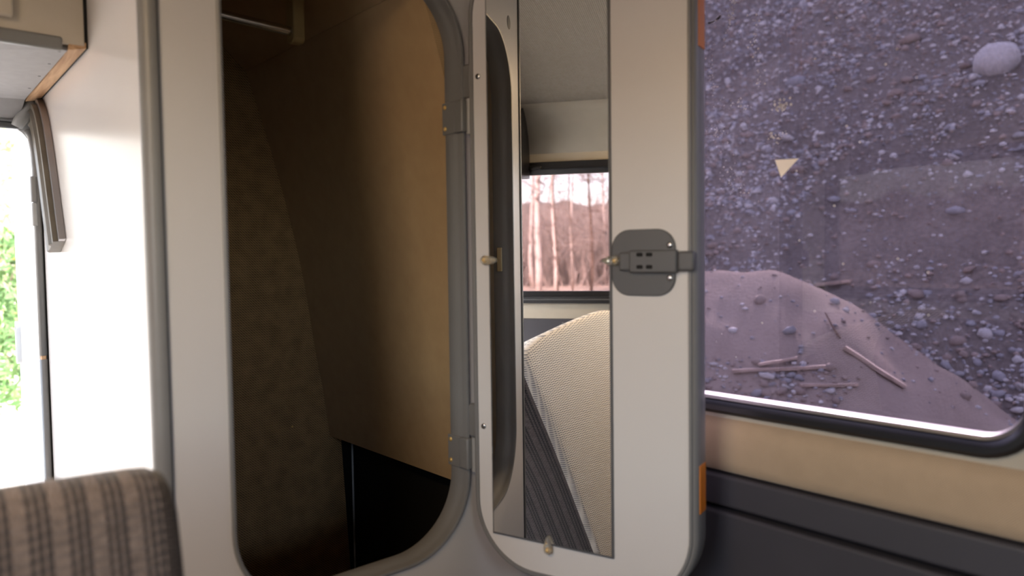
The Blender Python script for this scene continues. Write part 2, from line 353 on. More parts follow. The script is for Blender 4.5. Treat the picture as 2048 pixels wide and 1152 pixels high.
o = obj('frame_rail', B(XL + .012, XL + .018, -0.6, 0.40, 1.066, 1.071), M['grey_plastic_dark'], bevel=0.002); inw(w2, o)
bm = B(XL + .010, XL + .030, 0.20, 0.27, 1.608, 1.622); o = obj('catch', bm, M['black_rubber'], bevel=0.004); inw(w2, o)

# cream triangle painted as a reflection, and dried spots on the big window
def tri_plate(pts, d):
    bm = bmesh.new(); a = [bm.verts.new(p) for p in pts]; b = [bm.verts.new((p[0] + d, p[1], p[2])) for p in pts]
    bm.faces.new(a); bm.faces.new(b[::-1])
    for i in range(len(a)): j = (i + 1) % len(a); bm.faces.new((a[i], a[j], b[j], b[i]))
    return bm
o = obj('reflection_triangle', tri_plate([(XW + .0292, -0.4536, 1.399), (XW + .0292, -0.4932, 1.3971), (XW + .0292, -0.464, 1.3701)], 0.0005), M['painted_reflection'])
tag(o, 'small cream triangle painted as a reflection in the violet tinted side window', 'reflection')
rnd = random.Random(4)
bm = bmesh.new()
def spot(y, z, r):
    vs_ = [bm.verts.new((XW + .0296, y + r * math.cos(k * 1.0472), z + r * math.sin(k * 1.0472))) for k in range(6)]; bm.faces.new(vs_)
def chain(pts, n, spread, r):
    for i in range(n):
        t_ = rnd.random() * (len(pts) - 1); k = int(t_); f = t_ - k; a, b = pts[k], pts[k + 1]
        spot(a[0] + (b[0] - a[0]) * f + rnd.gauss(0, spread), a[1] + (b[1] - a[1]) * f + rnd.gauss(0, spread), r * rnd.uniform(0.5, 1.1))
chain([(-0.418, 1.63), (-0.42, 1.56), (-0.43, 1.52)], 34, 0.004, 0.0013)
chain([(-0.345, 1.51), (-0.38, 1.50), (-0.40, 1.495)], 26, 0.005, 0.0012)
chain([(-0.345, 1.46), (-0.35, 1.455), (-0.345, 1.47)], 30, 0.008, 0.0011)
chain([(-0.455, 1.486), (-0.465, 1.482), (-0.478, 1.492)], 30, 0.004, 0.0019)
chain([(-0.445, 1.44), (-0.46, 1.432), (-0.475, 1.438)], 22, 0.004, 0.0013)
chain([(-0.35, 1.41), (-0.38, 1.37), (-0.40, 1.35)], 44, 0.012, 0.0010)
chain([(-0.335, 1.60), (-0.34, 1.53)], 30, 0.006, 0.0012)
chain([(-0.33, 1.645), (-0.345, 1.647), (-0.355, 1.652)], 60, 0.0008, 0.0016)
chain([(-0.36, 1.69), (-0.375, 1.675), (-0.372, 1.64), (-0.365, 1.60)], 40, 0.005, 0.0016)
for i in range(26): spot(rnd.uniform(-0.75, -0.34), rnd.uniform(1.06, 1.66), rnd.uniform(0.0008, 0.0016))
o = obj('dried_spots', bm, M['dirt']); inw(w1, o); o['kind'] = 'stuff'

# ------------------------------------------------------------------ wardrobe
wd = empty('wardrobe', (-0.15, 0.4, 0.0))
tag(wd, 'tall white wardrobe standing open with a mirror inside its door', 'wardrobe')
def inwd(o, label=None):
    o.parent = wd; o.matrix_parent_inverse = Matrix.Translation(-wd.location)
    if label: o['label'] = label
    return o
HX0, HX1, HZ0, HZ1, HR = -0.4134, 0.017, 0.717, 1.748, 0.133
inwd(obj('front_panel', holed(bmesh.new(), [(-0.4965, 0.0), (XW, 0.0), (XW, ZC), (-0.4965, ZC)], [rr(HX0, HX1, HZ0, HZ1, HR, 14)], 0.0, 0.016, FXZ), M['laminate']), 'white front panel with round-cornered opening')
inwd(obj('side_panel', B(-0.497, -0.481, 0.017, 0.868, 0.0, ZC), M['laminate_gloss']), 'white outer side panel')
inwd(obj('rear_panel', (lambda bm: holed(bm, [(-0.48, 0.0), (0.24, 0.0), (0.236, 0.30), (0.213, 0.732), (0.213, ZC), (-0.48, ZC)], [], 0.885 - .04, 0.887 - .012, FXZ))(bmesh.new()), M['coarse']), 'brown woven rear panel')
# curved lining of the vehicle side, thick board, ending above a dark recess
cur = [(0.1790, 0.745), (0.1700, 0.80), (0.1600, 0.88), (0.1380, 1.005), (0.1100, 1.192), (0.0710, 1.374), (0.0200, 1.5627), (-0.0360, 1.7427)]
def smoothc(c, k=4):
    out = []
    for i in range(len(c) - 1):
        p0, p1, p2, p3 = c[max(i - 1, 0)], c[i], c[i + 1], c[min(i + 2, len(c) - 1)]
        for j in range(k):
            t_ = j / k
            out.append(tuple(0.5 * (2 * p1[q] + (p2[q] - p0[q]) * t_ + (2 * p0[q] - 5 * p1[q] + 4 * p2[q] - p3[q]) * t_ ** 2 + (3 * p1[q] - p0[q] - 3 * p2[q] + p3[q]) * t_ ** 3) for q in (0, 1)))
    return out + [c[-1]]
cs = smoothc(cur)
bm = bmesh.new(); prof = cs + [(x + 0.032, z) for x, z in reversed(cs)]
sweep(bm, [(0, 0.0465, 0), (0, 0.8445, 0)], prof, (1, 0, 0), (0, 0, 1))
inwd(obj('side_lining', bm, M['lining'], None, 'auto'), 'beige ribbed fabric lining curving with the vehicle side')
bm = bmesh.new(); sweep(bm, [(0, 0.0465, 0), (0, 0.8445, 0)], [(-0.036, 1.7435), (-0.001, 1.7435), (-0.001, ZC), (-0.26, ZC), (-0.26, ZC - .02), (-0.17, 1.862)], (1, 0, 0), (0, 0, 1))
inwd(obj('top_panel', bm, M['lining'], None, 'auto'), 'sloping lined top of the wardrobe')
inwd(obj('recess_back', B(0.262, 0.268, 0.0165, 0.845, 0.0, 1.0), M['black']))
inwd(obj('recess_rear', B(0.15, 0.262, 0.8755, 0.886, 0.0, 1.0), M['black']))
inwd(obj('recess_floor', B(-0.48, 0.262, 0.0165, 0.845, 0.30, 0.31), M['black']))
# corner moulding
pts = [(-0.4985, -0.0035)] + [(-0.5025 + 0.0155 * math.cos(R(a)), 0.0125 + 0.0165 * math.sin(R(a))) for a in range(280, 99, -15)] + [(-0.4985, 0.030), (-0.4985, 0.0)]
bm = bmesh.new(); sweep(bm, [(0, 0, 0.0), (0, 0, ZC)], pts, (1, 0, 0), (0, 1, 0))
inwd(obj('corner_moulding', bm, M['grey_plastic'], None, 'auto'), 'grey rounded corner moulding')
inwd(obj('corner_groove', B(-0.5005, -0.4955, -0.0022, 0.002, 0.0, ZC), M['grey_plastic_dark']))
# jamb liner of the opening
bm = bmesh.new()
rr_sweep(bm, HX0, HX1, HZ0, HZ1, HR, [(0.0045, 0.0005), (0.0045, -0.003), (0.002, -0.0045), (-0.0015, -0.0035), (-0.003, 0.004), (-0.0025, 0.012), (-0.005, 0.016), (-0.006, 0.040), (-0.0045, 0.044), (0.0, 0.044), (0.0, 0.0005)], FXZ, True, 16)
inwd(obj('opening_frame', bm, M['grey_plastic'], None, 'auto'), 'grey plastic frame lining the opening')
inwd(obj('striker', B(HX0 + .0065, HX0 + .012, 0.0225, 0.0345, 1.2150, 1.2715), M['beige_plastic'], bevel=0.002), 'small beige latch striker on the frame')
inwd(obj('round_cap', dome(bmesh.new(), (-0.4545 + .045, 0.0, 1.7915), (0, -1, 0), 0.0155, 0.0015, 20), M['grey_plastic'], None, True), 'grey round cap above the opening')
# hanging rail and its bracket
rl = inwd(obj('hanging_rail', tube(bmesh.new(), [(-0.478, 0.40, 1.738), (-0.118, 0.40, 1.724)], 0.0095, 14), M['steel'], None, 'auto'), 'metal hanging rail')
bm = bmesh.new(); rr_plate(bm, 0.382, 0.418, 1.700, 1.880, 0.012, -0.120, -0.094, FYZ)
o = obj('rail_bracket', bm, M['tow'], rl, bevel=0.003); o['label'] = 'beige plastic rail bracket'
o = obj('rail_bracket', rr_plate(bmesh.new(), 0.382, 0.418, 1.714, 1.894, 0.012, -0.4805, -0.4660, FYZ), M['tow'], rl, bevel=0.003)
for y, z in ((0.845 - .0005, 0.783),):
    inwd(obj('screw', dome(bmesh.new(), (0.065, y, 0.79), (0, -1, 0), 0.003, 0.002), M['brass'], None, True))

# door, swung open: local x = along the door from the hinge, local y = away from the room side, z up
dr = bpy.data.objects.new('door', None)
DZ0, DZ1, DS0, DS1, DRAD = 0.690, 1.795, 0.0330, 0.4400, 0.125
bm = bmesh.new(); fd = lambda a, b, d: (a, d, b)
rr_plate(bm, DS0 + .006, DS1 - .012, DZ0 + .012, DZ1 - .012, DRAD - .012, 0.004, 0.046, fd, 14)
dr = obj('door', bm, M['laminate'], None, 'auto'); dr.rotation_euler = (0, 0, math.atan2(-0.9554, 0.2953))
dr.parent = wd; dr.matrix_parent_inverse = Matrix.Translation(-wd.location); dr['label'] = 'white wardrobe door swung open, inner side in view'
bm = bmesh.new()
rr_sweep(bm, DS0 + .006, DS1 - .012, DZ0 + .012, DZ1 - .012, DRAD - .012, [(-0.001, 0.004), (-0.001, 0.001), (0.003, 0.001), (0.0045, 0.0045), (0.007, 0.004), (0.0095, 0.006), (0.012, 0.010), (0.012, 0.043), (0.009, 0.047), (-0.004, 0.048), (-0.004, 0.026)], fd, True, 16)
def sub(o, label=None):
    o.parent = dr
    if label: o['label'] = label
    return o
sub(obj('rim', bm, M['grey_plastic'], None, 'auto'), 'grey plastic edging of the door')
# mirror plate
MS0, MS1, MZ0, MZ1 = 0.0715, 0.2985, 0.760, 1.715
sub(obj('mirror_backing', B(MS0 - .0022, MS1 + .0035, 0.0005, 0.0040, MZ0 - .0035, MZ1 + .003), M['grey_plastic_dark'], None), 'dark edge behind the mirror')
sub(obj('mirror', B(MS0, MS1, 0.0, 0.0035, MZ0, MZ1), M['mirror']), 'narrow frameless mirror')
def clip(s, z, ang):
    bm = bmesh.new(); n = 16; rings = []
    for sc, dp in ((1.0, 0.004), (1.0, -0.003), (0.82, -0.0065), (0.3, -0.0075)):
        ring = []
        for k in range(n):
            a_ = 2 * math.pi * k / n; x = math.cos(a_) * 0.0085; y = math.sin(a_) * 0.0085
            if x > 0: x = x * 2.9; y = y * (1 - 0.35 * (math.cos(a_)) ** 2)
            x *= sc; y *= sc
            ring.append(bm.verts.new((s + x * math.cos(ang) - y * math.sin(ang), dp, z + x * math.sin(ang) + y * math.cos(ang))))
        rings.append(ring)
    # the tongue clears the mirror: only rings in front of it
    for p, q in zip(rings[1:-1], rings[2:]):
        for k in range(n): bm.faces.new((p[k], p[(k + 1) % n], q[(k + 1) % n], q[k]))
    bm.faces.new(rings[1][::-1]); bm.faces.new(rings[-1])
    c_ = sub(obj('mirror_clip', bm, M['clear'], None, True), 'clear plastic mirror clip')
    sub(obj('clip_screw', dome(bmesh.new(), (s, 0.004, z), (0, -1, 0), 0.0046, 0.0125), M['brass'], None, True))
clip(0.0625, 1.2440, 0.0); clip(0.3100, 1.2410, math.pi); clip(0.1825, 0.7495, math.pi / 2)
for s, z in ((0.0500, 1.567), (0.0505, 0.9465)):
    sub(obj('screw', dome(bmesh.new(), (s, 0.004, z), (0, -1, 0), 0.0052, 0.0026), M['steel'], None, True))
# latch
bm = bmesh.new(); rr_plate(bm, 0.3030, 0.4075, 1.1855, 1.2895, 0.030, 0.004, -0.0005, fd, 8)
sub(obj('latch_plate', bm, M['grey_plastic_dark'], None, bevel=0.0015), 'dark grey rounded latch plate')
bm = B(0.336, 0.4135, -0.0115, -0.0005, 1.2215, 1.2570); sub(obj('latch_slide', bm, M['grey_plastic_dark'], None, bevel=0.003))
bm = B(0.318, 0.340, -0.0085, -0.0005, 1.2250, 1.2540); sub(obj('latch_grip', bm, M['grey_plastic_dark'], None, bevel=0.003))
bm = B(0.413, 0.4395, -0.0095, 0.0035, 1.2240, 1.2545); sub(obj('latch_tongue', bm, M['grey_plastic_dark'], None, bevel=0.004))
for s in (0.3545, 0.3700):
    for z in (1.2310, 1.2500):
        bm = bmesh.new(); rr_plate(bm, s - .0052, s + .0052, z - .0030, z + .0030, 0.002, -0.0119, -0.0114, fd, 4); sub(obj('latch_slot', bm, M['black']))
for z in (1.2640, 1.2137): sub(obj('latch_screw', dome(bmesh.new(), (0.3990, -0.0005, z), (0, -1, 0), 0.0048, 0.0028), M['steel'], None, True))
# orange strips on the door edge
for z0, z1 in ((1.561, 1.680), (0.850, 0.925)):
    o = sub(obj('orange_strip', B(0.4398, 0.4414, 0.0120, 0.0410, z0, z1), M['orange'], None, bevel=0.0004), 'orange strip on the door edge')
# hinges
for zc in (1.504, 0.8895):
    bm = B(0.0085, 0.0115, 0.0120, 0.0478, zc - .029, zc + .029)
    hg = inwd(obj('hinge', bm, M['grey_plastic'], None, bevel=0.001), 'grey hinge leaf on the frame')
    hs = []
    bm = B(0.0075, 0.020, -0.0125, 0.0135, zc - .029, zc + .029); o = obj('bridge', bm, M['grey_plastic'], hg, bevel=0.003)
    bm = tube(bmesh.new(), [(0.0245, -0.0135, zc - .033), (0.0245, -0.0135, zc + .030)], 0.0062, 12); o = obj('knuckle', bm, M['grey_plastic_light'], hg, 'auto')
    bm = bmesh.new(); rr_plate(bm, 0.0185, 0.0345, zc + .031, zc + .092, 0.005, -0.022, -0.004, FXZ, 5); o = obj('door_leaf', bm, M['grey_plastic'], hg, bevel=0.002)
    for dz in (0.0195, -0.0195):
        o = obj('screw', dome(bmesh.new(), (0.0085, 0.0385, zc + .001 + dz), (-1, 0, 0), 0.0042, 0.003), M['brass'], hg, True); o['label'] = 'brass screw'

# ------------------------------------------------------------------ unseen warm lamp, added to light the lining and door
cl = empty('fill_lamp', (-1.36, -0.72, ZC - .012)); tag(cl, 'unseen long warm lamp added to light the lining and door', 'lamp')
obj('base', rr_plate(bmesh.new(), -0.06, 0.06, -0.27, 0.27, 0.02, 0.0, -0.012, lambda a, b, d: (a, b, d), 4), M['cab_beige'], cl, bevel=0.003)
t = NT('fill_lamp_cover'); e_ = t.n('ShaderNodeEmission'); e_.inputs[0].default_value = (1.0, 0.74, 0.45, 1); e_.inputs[1].default_value = 5.0; t.l(e_.outputs[0], t.out.inputs[0])
obj('cover', rr_plate(bmesh.new(), -0.045, 0.045, -0.25, 0.25, 0.018, -0.0125, -0.028, lambda a, b, d: (a, b, d), 4), t.mat, cl, bevel=0.005)
ld = bpy.data.lights.new('fill_lamp_light', 'AREA'); ld.shape = 'RECTANGLE'; ld.size = 0.09; ld.size_y = 0.50; ld.energy = 5.0; ld.color = (1.0, 0.70, 0.40)
lo = bpy.data.objects.new('fill_lamp_light', ld); COL.objects.link(lo); lo.parent = cl; lo.location = (0, 0, -0.031)

# ------------------------------------------------------------------ overhead cabinet above the rear door
oc = empty('overhead_cabinet', (-1.1, 0.385, 1.615)); tag(oc, 'beige overhead cabinet with grey underside above the rear door', 'cabinet')
def into(p, o, label=None):
    o.parent = p; o.matrix_parent_inverse = Matrix.Translation(-p.location)
    if label: o['label'] = label
    return o
into(oc, obj('front', B(-1.57, -0.5025, 0.385, 0.400, 1.622, 1.85), M['cab_beige'], bevel=0.002), 'beige cabinet front')
into(oc, obj('cabinet_door', B(-1.05, -0.6065, 0.368, 0.384, 1.647, 1.84), M['cab_beige'], bevel=0.004), 'beige flap door')
into(oc, obj('lip', B(-1.57, -0.5365, 0.380, 0.396, 1.6085, 1.632), M['grey_plastic'], bevel=0.004), 'grey finger lip below the front')
def quad_slab(c, t_):
    bm = bmesh.new(); a = [bm.verts.new(p) for p in c]; b = [bm.verts.new((p[0], p[1], p[2] + t_)) for p in c]
    bm.faces.new(a); bm.faces.new(b[::-1])
    for i in range(4): j = (i + 1) % 4; bm.faces.new((a[i], a[j], b[j], b[i]))
    return bm
into(oc, obj('underside', quad_slab([(-0.527, 0.3965, 1.6135), (-0.529, 0.82, 1.601), (-1.57, 0.862, 1.557), (-1.57, 0.3965, 1.6135)], 0.006), M['cab_grey']), 'grey underside board')
into(oc, obj('underside_end', quad_slab([(-0.529, 0.82, 1.601), (-0.535, 0.868, 1.566), (-1.57, 0.868, 1.553), (-1.57, 0.862, 1.557)], 0.006), M['cab_grey']))
into(oc, obj('edge_strip', quad_slab([(-0.5265, 0.3862, 1.6125), (-0.5005, 0.3862, 1.6190), (-0.5005, 0.835, 1.6055), (-0.5265, 0.835, 1.599)], 0.010), M['wood']), 'raw wooden edge strip')
into(oc, obj('joint', quad_slab([(-0.5004, 0.3862, 1.6185), (-0.4976, 0.3862, 1.6195), (-0.4976, 0.835, 1.606), (-0.5004, 0.835, 1.605)], 0.008), M['black']))
into(oc, obj('joint', B(-0.5024, -0.4976, 0.387, 0.398, 1.628, 1.85), M['black']))
for y in (0.41, 0.50, 0.60, 0.71):
    into(oc, obj('nail', dome(bmesh.new(), (-0.537, y, 1.6135 - (y - .3965) * 0.0295), (0, 0, -1), 0.0028, 0.0012, 8), M['grey_plastic_dark']))
lc = empty('overhead_cabinet', (-1.6, 0.36, 1.565)); tag(lc, 'small grey overhead cabinet beside the window opposite the wardrobe', 'cabinet')
pr = [(-1.745, 1.572), (-1.60, 1.560), (-1.585, 1.575), (-1.585, 1.80), (-1.60, 1.83), (-1.66, 1.852), (-1.745, 1.765)]
def prof_y(pr, y0, y1): bm = bmesh.new(); sweep(bm, [(0, y0, 0), (0, y1, 0)], pr, (1, 0, 0), (0, 0, 1)); return bm
into(lc, obj('body', prof_y(pr, 0.259, 0.363), M['cab_grey'], bevel=0.003))
into(lc, obj('edge_trim', prof_y([(x + (0.004 if x > -1.74 else 0), z) for x, z in pr], 0.2535, 0.2588), M['black_rubber'], bevel=0.001), 'dark edge trim')

# ------------------------------------------------------------------ rear door, seals and trims beside it
d1 = empty('door_1', (-0.51, 0.95, 0.12)); struct(d1, 'white rear door of the van standing open')
bm = bmesh.new(); fdoor = lambda a, b, d: (a, d, b)
ang = math.atan2(0.72, 0.064)
lf = obj('leaf', rr_plate(bmesh.new(), 0.0, 0.72, 0.02, 1.475, 0.10, 0.0, -0.035, fdoor, 8), M['door_white'], d1, bevel=0.006); lf.rotation_euler = (0, 0, ang)
g = obj('seal', (lambda bm: (rr_sweep(bm, 0.0, 0.72, 0.02, 1.475, 0.10, [(0.0, -0.006), (0.006, -0.008), (0.008, -0.016), (0.006, -0.024), (0.0, -0.026)], fdoor), bm)[1])(bmesh.new()), M['black_rubber'], lf, 'auto')
g = obj('pull_handle', (lambda bm: (rr_sweep(bm, 0.585, 0.665, 0.83, 0.955, 0.02, [(0, 0.0), (0, 0.012), (-.012, 0.012), (-.012, 0.0)], fdoor), bm)[1])(bmesh.new()), M['grey_plastic_light'], lf, 'auto'); g['label'] = 'pale grey ring handle'
# vertical grey seal strips with a hinge beside the door opening
wb_ = wb
for z0, z1 in ((0.12, 1.033), (1.042, 1.50)):
    pts = [(-0.5060, 0.874, z0), (-0.5060, 0.874, z1)]
    if z1 > 1.4: pts = [(-0.5060, 0.874, z0), (-0.5060, 0.874, 1.46), (-0.5075, 0.875, 1.50), (-0.5115, 0.876, 1.53), (-0.518, 0.878, 1.545)]
    o = obj('seal_strip', tube(bmesh.new(), pts, 0.0085, 10), M['grey_plastic'], wb, True); o['label'] = 'grey rubber edge strip beside the door'
obj('black_gap', B(-0.4985, -0.4945, 0.8665, 0.8875, 0.10, 1.56), M['black'], wb)
obj('strip_joint', tube(bmesh.new(), [(-0.5060, 0.874, 1.032), (-0.5060, 0.874, 1.043)], 0.006, 8), M['wood'], wb)
o = obj('door_hinge', tube(bmesh.new(), [(-0.5125, 0.868, 1.385), (-0.5125, 0.868, 1.442)], 0.0068, 12), M['grey_plastic'], wb, 'auto', bevel=0.001)
o = obj('door_hinge', tube(bmesh.new(), [(-0.5125, 0.868, 1.332), (-0.5125, 0.868, 1.3835)], 0.0060, 12), M['grey_plastic_light'], wb, 'auto', bevel=0.002)
o = obj('door_header', B(-1.56, -0.530, 0.872, 0.8875, 1.545, 1.560), M['grey_plastic_dark'], wb, bevel=0.004)
o = obj('corner_tube', tube(bmesh.new(), [(-0.512, 0.845, 1.604), (-0.520, 0.853, 1.588), (-0.531, 0.862, 1.566), (-0.540, 0.866, 1.548)], [0.012, 0.013, 0.013, 0.011], 12), M['grey_plastic_light'], wb, True); o['label'] = 'pale grey corner piece of the door seal'
# curved guide rail fixed to the wardrobe side
path = smoothc([(0.838, 1.572), (0.812, 1.562), (0.778, 1.525), (0.738, 1.45), (0.700, 1.365), (0.664, 1.2825)], 5)
bm = bmesh.new()
pf = [(-0.0, -0.028), (-0.020, -0.029), (-0.025, -0.022), (-0.021, -0.014), (-0.021, 0.002), (-0.026, 0.008), (-0.021, 0.014), (-0.021, 0.024), (-0.0, 0.026)]
rings = []
for i, (y, z) in enumerate(path):
    a = path[max(i - 1, 0)]; b = path[min(i + 1, len(path) - 1)]; dy, dz = b[0] - a[0], b[1] - a[1]; l_ = math.hypot(dy, dz); ny, nz = dz / l_, -dy / l_
    rings.append([bm.verts.new((-0.4975 + p, y + ny * q, z + nz * q)) for p, q in pf])
for p, q in zip(rings[:-1], rings[1:]):
    for k in range(len(pf)): bm.faces.new((p[k], p[(k + 1) % len(pf)], q[(k + 1) % len(pf)], q[k]))
bm.faces.new(rings[0]); bm.faces.new(rings[-1][::-1])
gr = obj('guide_rail', bm, M['olive'], None, 'auto'); tag(gr, 'curved grey channel rail on the white wardrobe side by the rear door', 'rail')
bm = bmesh.new(); rings = []
pf2 = [(-0.0005, 0.0265), (-0.012, 0.0265), (-0.012, 0.036), (-0.0005, 0.038)]
for i, (y, z) in enumerate(path):
    a = path[max(i - 1, 0)]; b = path[min(i + 1, len(path) - 1)]; dy, dz = b[0] - a[0], b[1] - a[1]; l_ = math.hypot(dy, dz); ny, nz = dz / l_, -dy / l_
    rings.append([bm.verts.new((-0.4975 + p, y + ny * q, z + nz * q)) for p, q in pf2])
for p, q in zip(rings[:-1], rings[1:]):
    for k in range(4): bm.faces.new((p[k], p[(k + 1) % 4], q[(k + 1) % 4], q[k]))
bm.faces.new(rings[0]); bm.faces.new(rings[-1][::-1])
o = obj('edge_bead', bm, M['alu'], gr); o['label'] = 'bright edge bead'

# ------------------------------------------------------------------ seats
def stripe_mat(name, pitch, off, ca=(118, 106, 101), cb=(150, 136, 130), cc=(30, 36, 48), km=0.42):
    t = NT(name); c = t.coord('seat'); s = t.sep(c)
    ph = t.math('FRACT', t.math('DIVIDE', t.math('ADD', s[0], off), pitch))
    k = 0.0525 / pitch
    h = knit(t, s[0], s[2], 620 * k, 700); n = t.noise(c, 90, 3, 0.7)
    Wt, Bk, G = (1, 1, 1, 1), (0, 0, 0, 1), (.12, .12, .12, 1)
    band = t.ramp(ph, [(0.0, Bk), (0.27, Bk), (0.31, Wt), (0.37, Wt), (0.42, G), (0.48, G), (0.53, Wt), (0.61, Wt), (0.65, G), (0.70, G), (0.74, Wt), (0.83, Wt), (0.88, Bk)])
    f = t.math('MULTIPLY', band, t.math('ADD', 0.62, t.math('MULTIPLY', h, km)))
    f = t.math('MINIMUM', t.math('MULTIPLY', f, t.math('ADD', 0.75, t.math('MULTIPLY', n, 1.0))), 1.0)
    col = t.mix(f, t.ramp(n, [(0.3, lin(ca)), (0.7, lin(cb))]), lin(cc))
    return t.pbr(col, 0.92, 0, t.bump(h, 0.5, 0.002), 0.2, 0.3)
def loft_seat(root, PR, XS, rise, mats, labels, centre, ex=(1, 0), ey=(0, 1), drop=0.0):
    pp = smoothc([p[:2] for p in PR], 3); reg = []
    for i in range(len(PR) - 1): reg += [PR[i][2]] * 3
    x0 = XS[0][0]; wd_ = x0 - XS[-1][0]; verts = []
    zm = max(p[1] for p in pp)
    for x, ins in XS:
        t_ = (x0 - x) / wd_; ring = []
        for y, z in pp:
            d = Vector((y - centre[0], z - centre[1])); L = d.length; q = d * ((L - ins) / L)
            zz = centre[1] + q.y; zz += rise * math.sin(math.pi * min(1, t_)) * max(0, zz - 0.5) / max(0.1, zm - 0.5)
            zz -= drop * t_ * min(1, max(0, zz - 0.45) / 0.35)
            ring.append((x, centre[0] + q.x, zz))
        verts.append(ring)
    edge = lambda i: i < 3 or i >= len(XS) - 4
    for name, test, mk, caps in (('gusset', lambda i, g: edge(i) or g == 'g', 'g', True), ('back_cover', lambda i, g: not edge(i) and g == 'r', 'r', False), ('front_cover', lambda i, g: not edge(i) and g == 'f', 'f', False)):
        bm = bmesh.new(); V = {}
        def gv(i, j):
            if (i, j) not in V: V[(i, j)] = bm.verts.new(verts[i][j])
            return V[(i, j)]
        for i in range(len(XS) - 1):
            for j in range(len(pp) - 1):
                if test(i, reg[j]): bm.faces.new((gv(i, j), gv(i + 1, j), gv(i + 1, j + 1), gv(i, j + 1)))
        if caps:
            for i in (0, len(XS) - 1): bm.faces.new([gv(i, j) for j in range(len(pp))])
            bm.faces.new([gv(i, 0) for i in range(len(XS))] + [gv(i, len(pp) - 1) for i in reversed(range(len(XS)))])
        co = [v.co.copy() for v in bm.verts]
        for v in bm.verts: x_, y_ = v.co.x, v.co.y; v.co.x = x_ * ex[0] + y_ * ey[0]; v.co.y = x_ * ex[1] + y_ * ey[1]
        o = obj(name, bm, mats[mk], root, True); o['label'] = labels[mk]
        at = o.data.attributes.new('seat_co', 'FLOAT_VECTOR', 'POINT')
        for i, q in enumerate(co): at.data[i].vector = q
def xs(x0, x1, r=0.022, step=0.02):
    out = [(x0, r), (x0 - r * .03, r * .55), (x0 - r * .15, r * .22), (x0 - r * .5, r * .04), (x0 - r, 0.0)]
    k = int((x0 - x1 - 2 * r) / step)
    out += [(x0 - r - (x0 - x1 - 2 * r) * i / k, 0.0) for i in range(1, k + 1)]
    return out + [(x1 + r * .5, r * .04), (x1 + r * .1, r * .3), (x1, r)]
# backrest close to the camera, in front of the wardrobe corner
st = empty('seat', (-0.80, -0.40, 0.0)); tag(st, 'seat with grey and navy striped backrest in front of the wardrobe corner', 'seat')
PRA = [(0.095, 0.50, 'r'), (0.130, 0.75, 'r'), (0.155, 0.93, 'r'), (0.160, 0.985, 'r'), (0.152, 1.018, 'f'), (0.135, 1.038, 'f'), (0.110, 1.050, 'f'), (0.085, 1.054, 'f'), (0.066, 1.050, 'f'), (0.055, 1.040, 'f'), (0.045, 1.020, 'f'), (0.022, 0.93, 'f'), (-0.030, 0.72, 'f'), (-0.085, 0.48, 'f')]
M['stripe_near'] = stripe_mat('striped_knit_fabric_near', 0.0285, 1.004, (96, 86, 81), (126, 113, 106), (14, 17, 24), 0.14); M['charcoal'] = weave('charcoal_seat_edge', (74, 66, 62), (44, 40, 40), 1400, 1400, (1, 2), 0.4)
loft_seat(st, PRA, xs(0.205, -0.150, 0.030), 0.006, {'g': M['charcoal'], 'r': M['stripe_near'], 'f': M['stripe_near']}, {'g': 'dark edge of the backrest', 'r': 'striped back cover', 'f': 'striped front of the backrest'}, (0.06, 0.78))
bm = bmesh.new(); rr_plate(bm, -0.17, 0.20, -0.55, -0.02, 0.06, 0.30, 0.46, lambda a, b, d: (a, b, d), 6)
obj('cushion', bm, M['dark_panel'], st, bevel=0.04, seg=4)
obj('plinth', B(-0.15, 0.18, -0.48, 0.08, 0.0, 0.31), M['dark_panel'], st, bevel=0.01)
# seat on the far side of the aisle, seen in the mirror
sb = empty('seat', (-1.05, 0.105, 0.0)); tag(sb, 'pale knitted seat with shade-darkened striped back beside the opposite window', 'seat')
PRB = [(-0.44, 0.002, 'r'), (-0.365, 0.155, 'r'), (-0.26, 0.367, 'r'), (-0.150, 0.587, 'r'), (-0.037, 0.805, 'r'), (-0.004, 0.870, 'r'), (0.014, 0.915, 'g'), (0.006, 0.953, 'g'), (-0.040, 0.982, 'g'), (-0.105, 1.004, 'g'), (-0.173, 1.020, 'g'), (-0.243, 1.035, 'g'), (-0.347, 1.054, 'g'), (-0.43, 1.060, 'g'), (-0.475, 1.045, 'f'), (-0.500, 1.00, 'f'), (-0.54, 0.60, 'f'), (-0.58, 0.155, 'f'), (-0.60, 0.002, 'f')]
M['stripe_shaded'] = stripe_mat('striped_knit_fabric_shaded', 0.047, 1.012, (74, 67, 67), (98, 90, 89), (12, 16, 26))  # fabric colour darkened to carry the shade on the seat back
SEX, SEY = (-0.05, -1.0), (0.87, 0.50)
loft_seat(sb, PRB, xs(0.0, -0.40, 0.045), 0.012, {'g': M['knit'], 'r': M['stripe_shaded'], 'f': M['stripe_shaded']}, {'g': 'pale knitted end and top', 'r': 'striped back cover, colour darkened for its shade', 'f': 'striped front of the backrest'}, (-0.22, 0.70), SEX, SEY, 0.22)

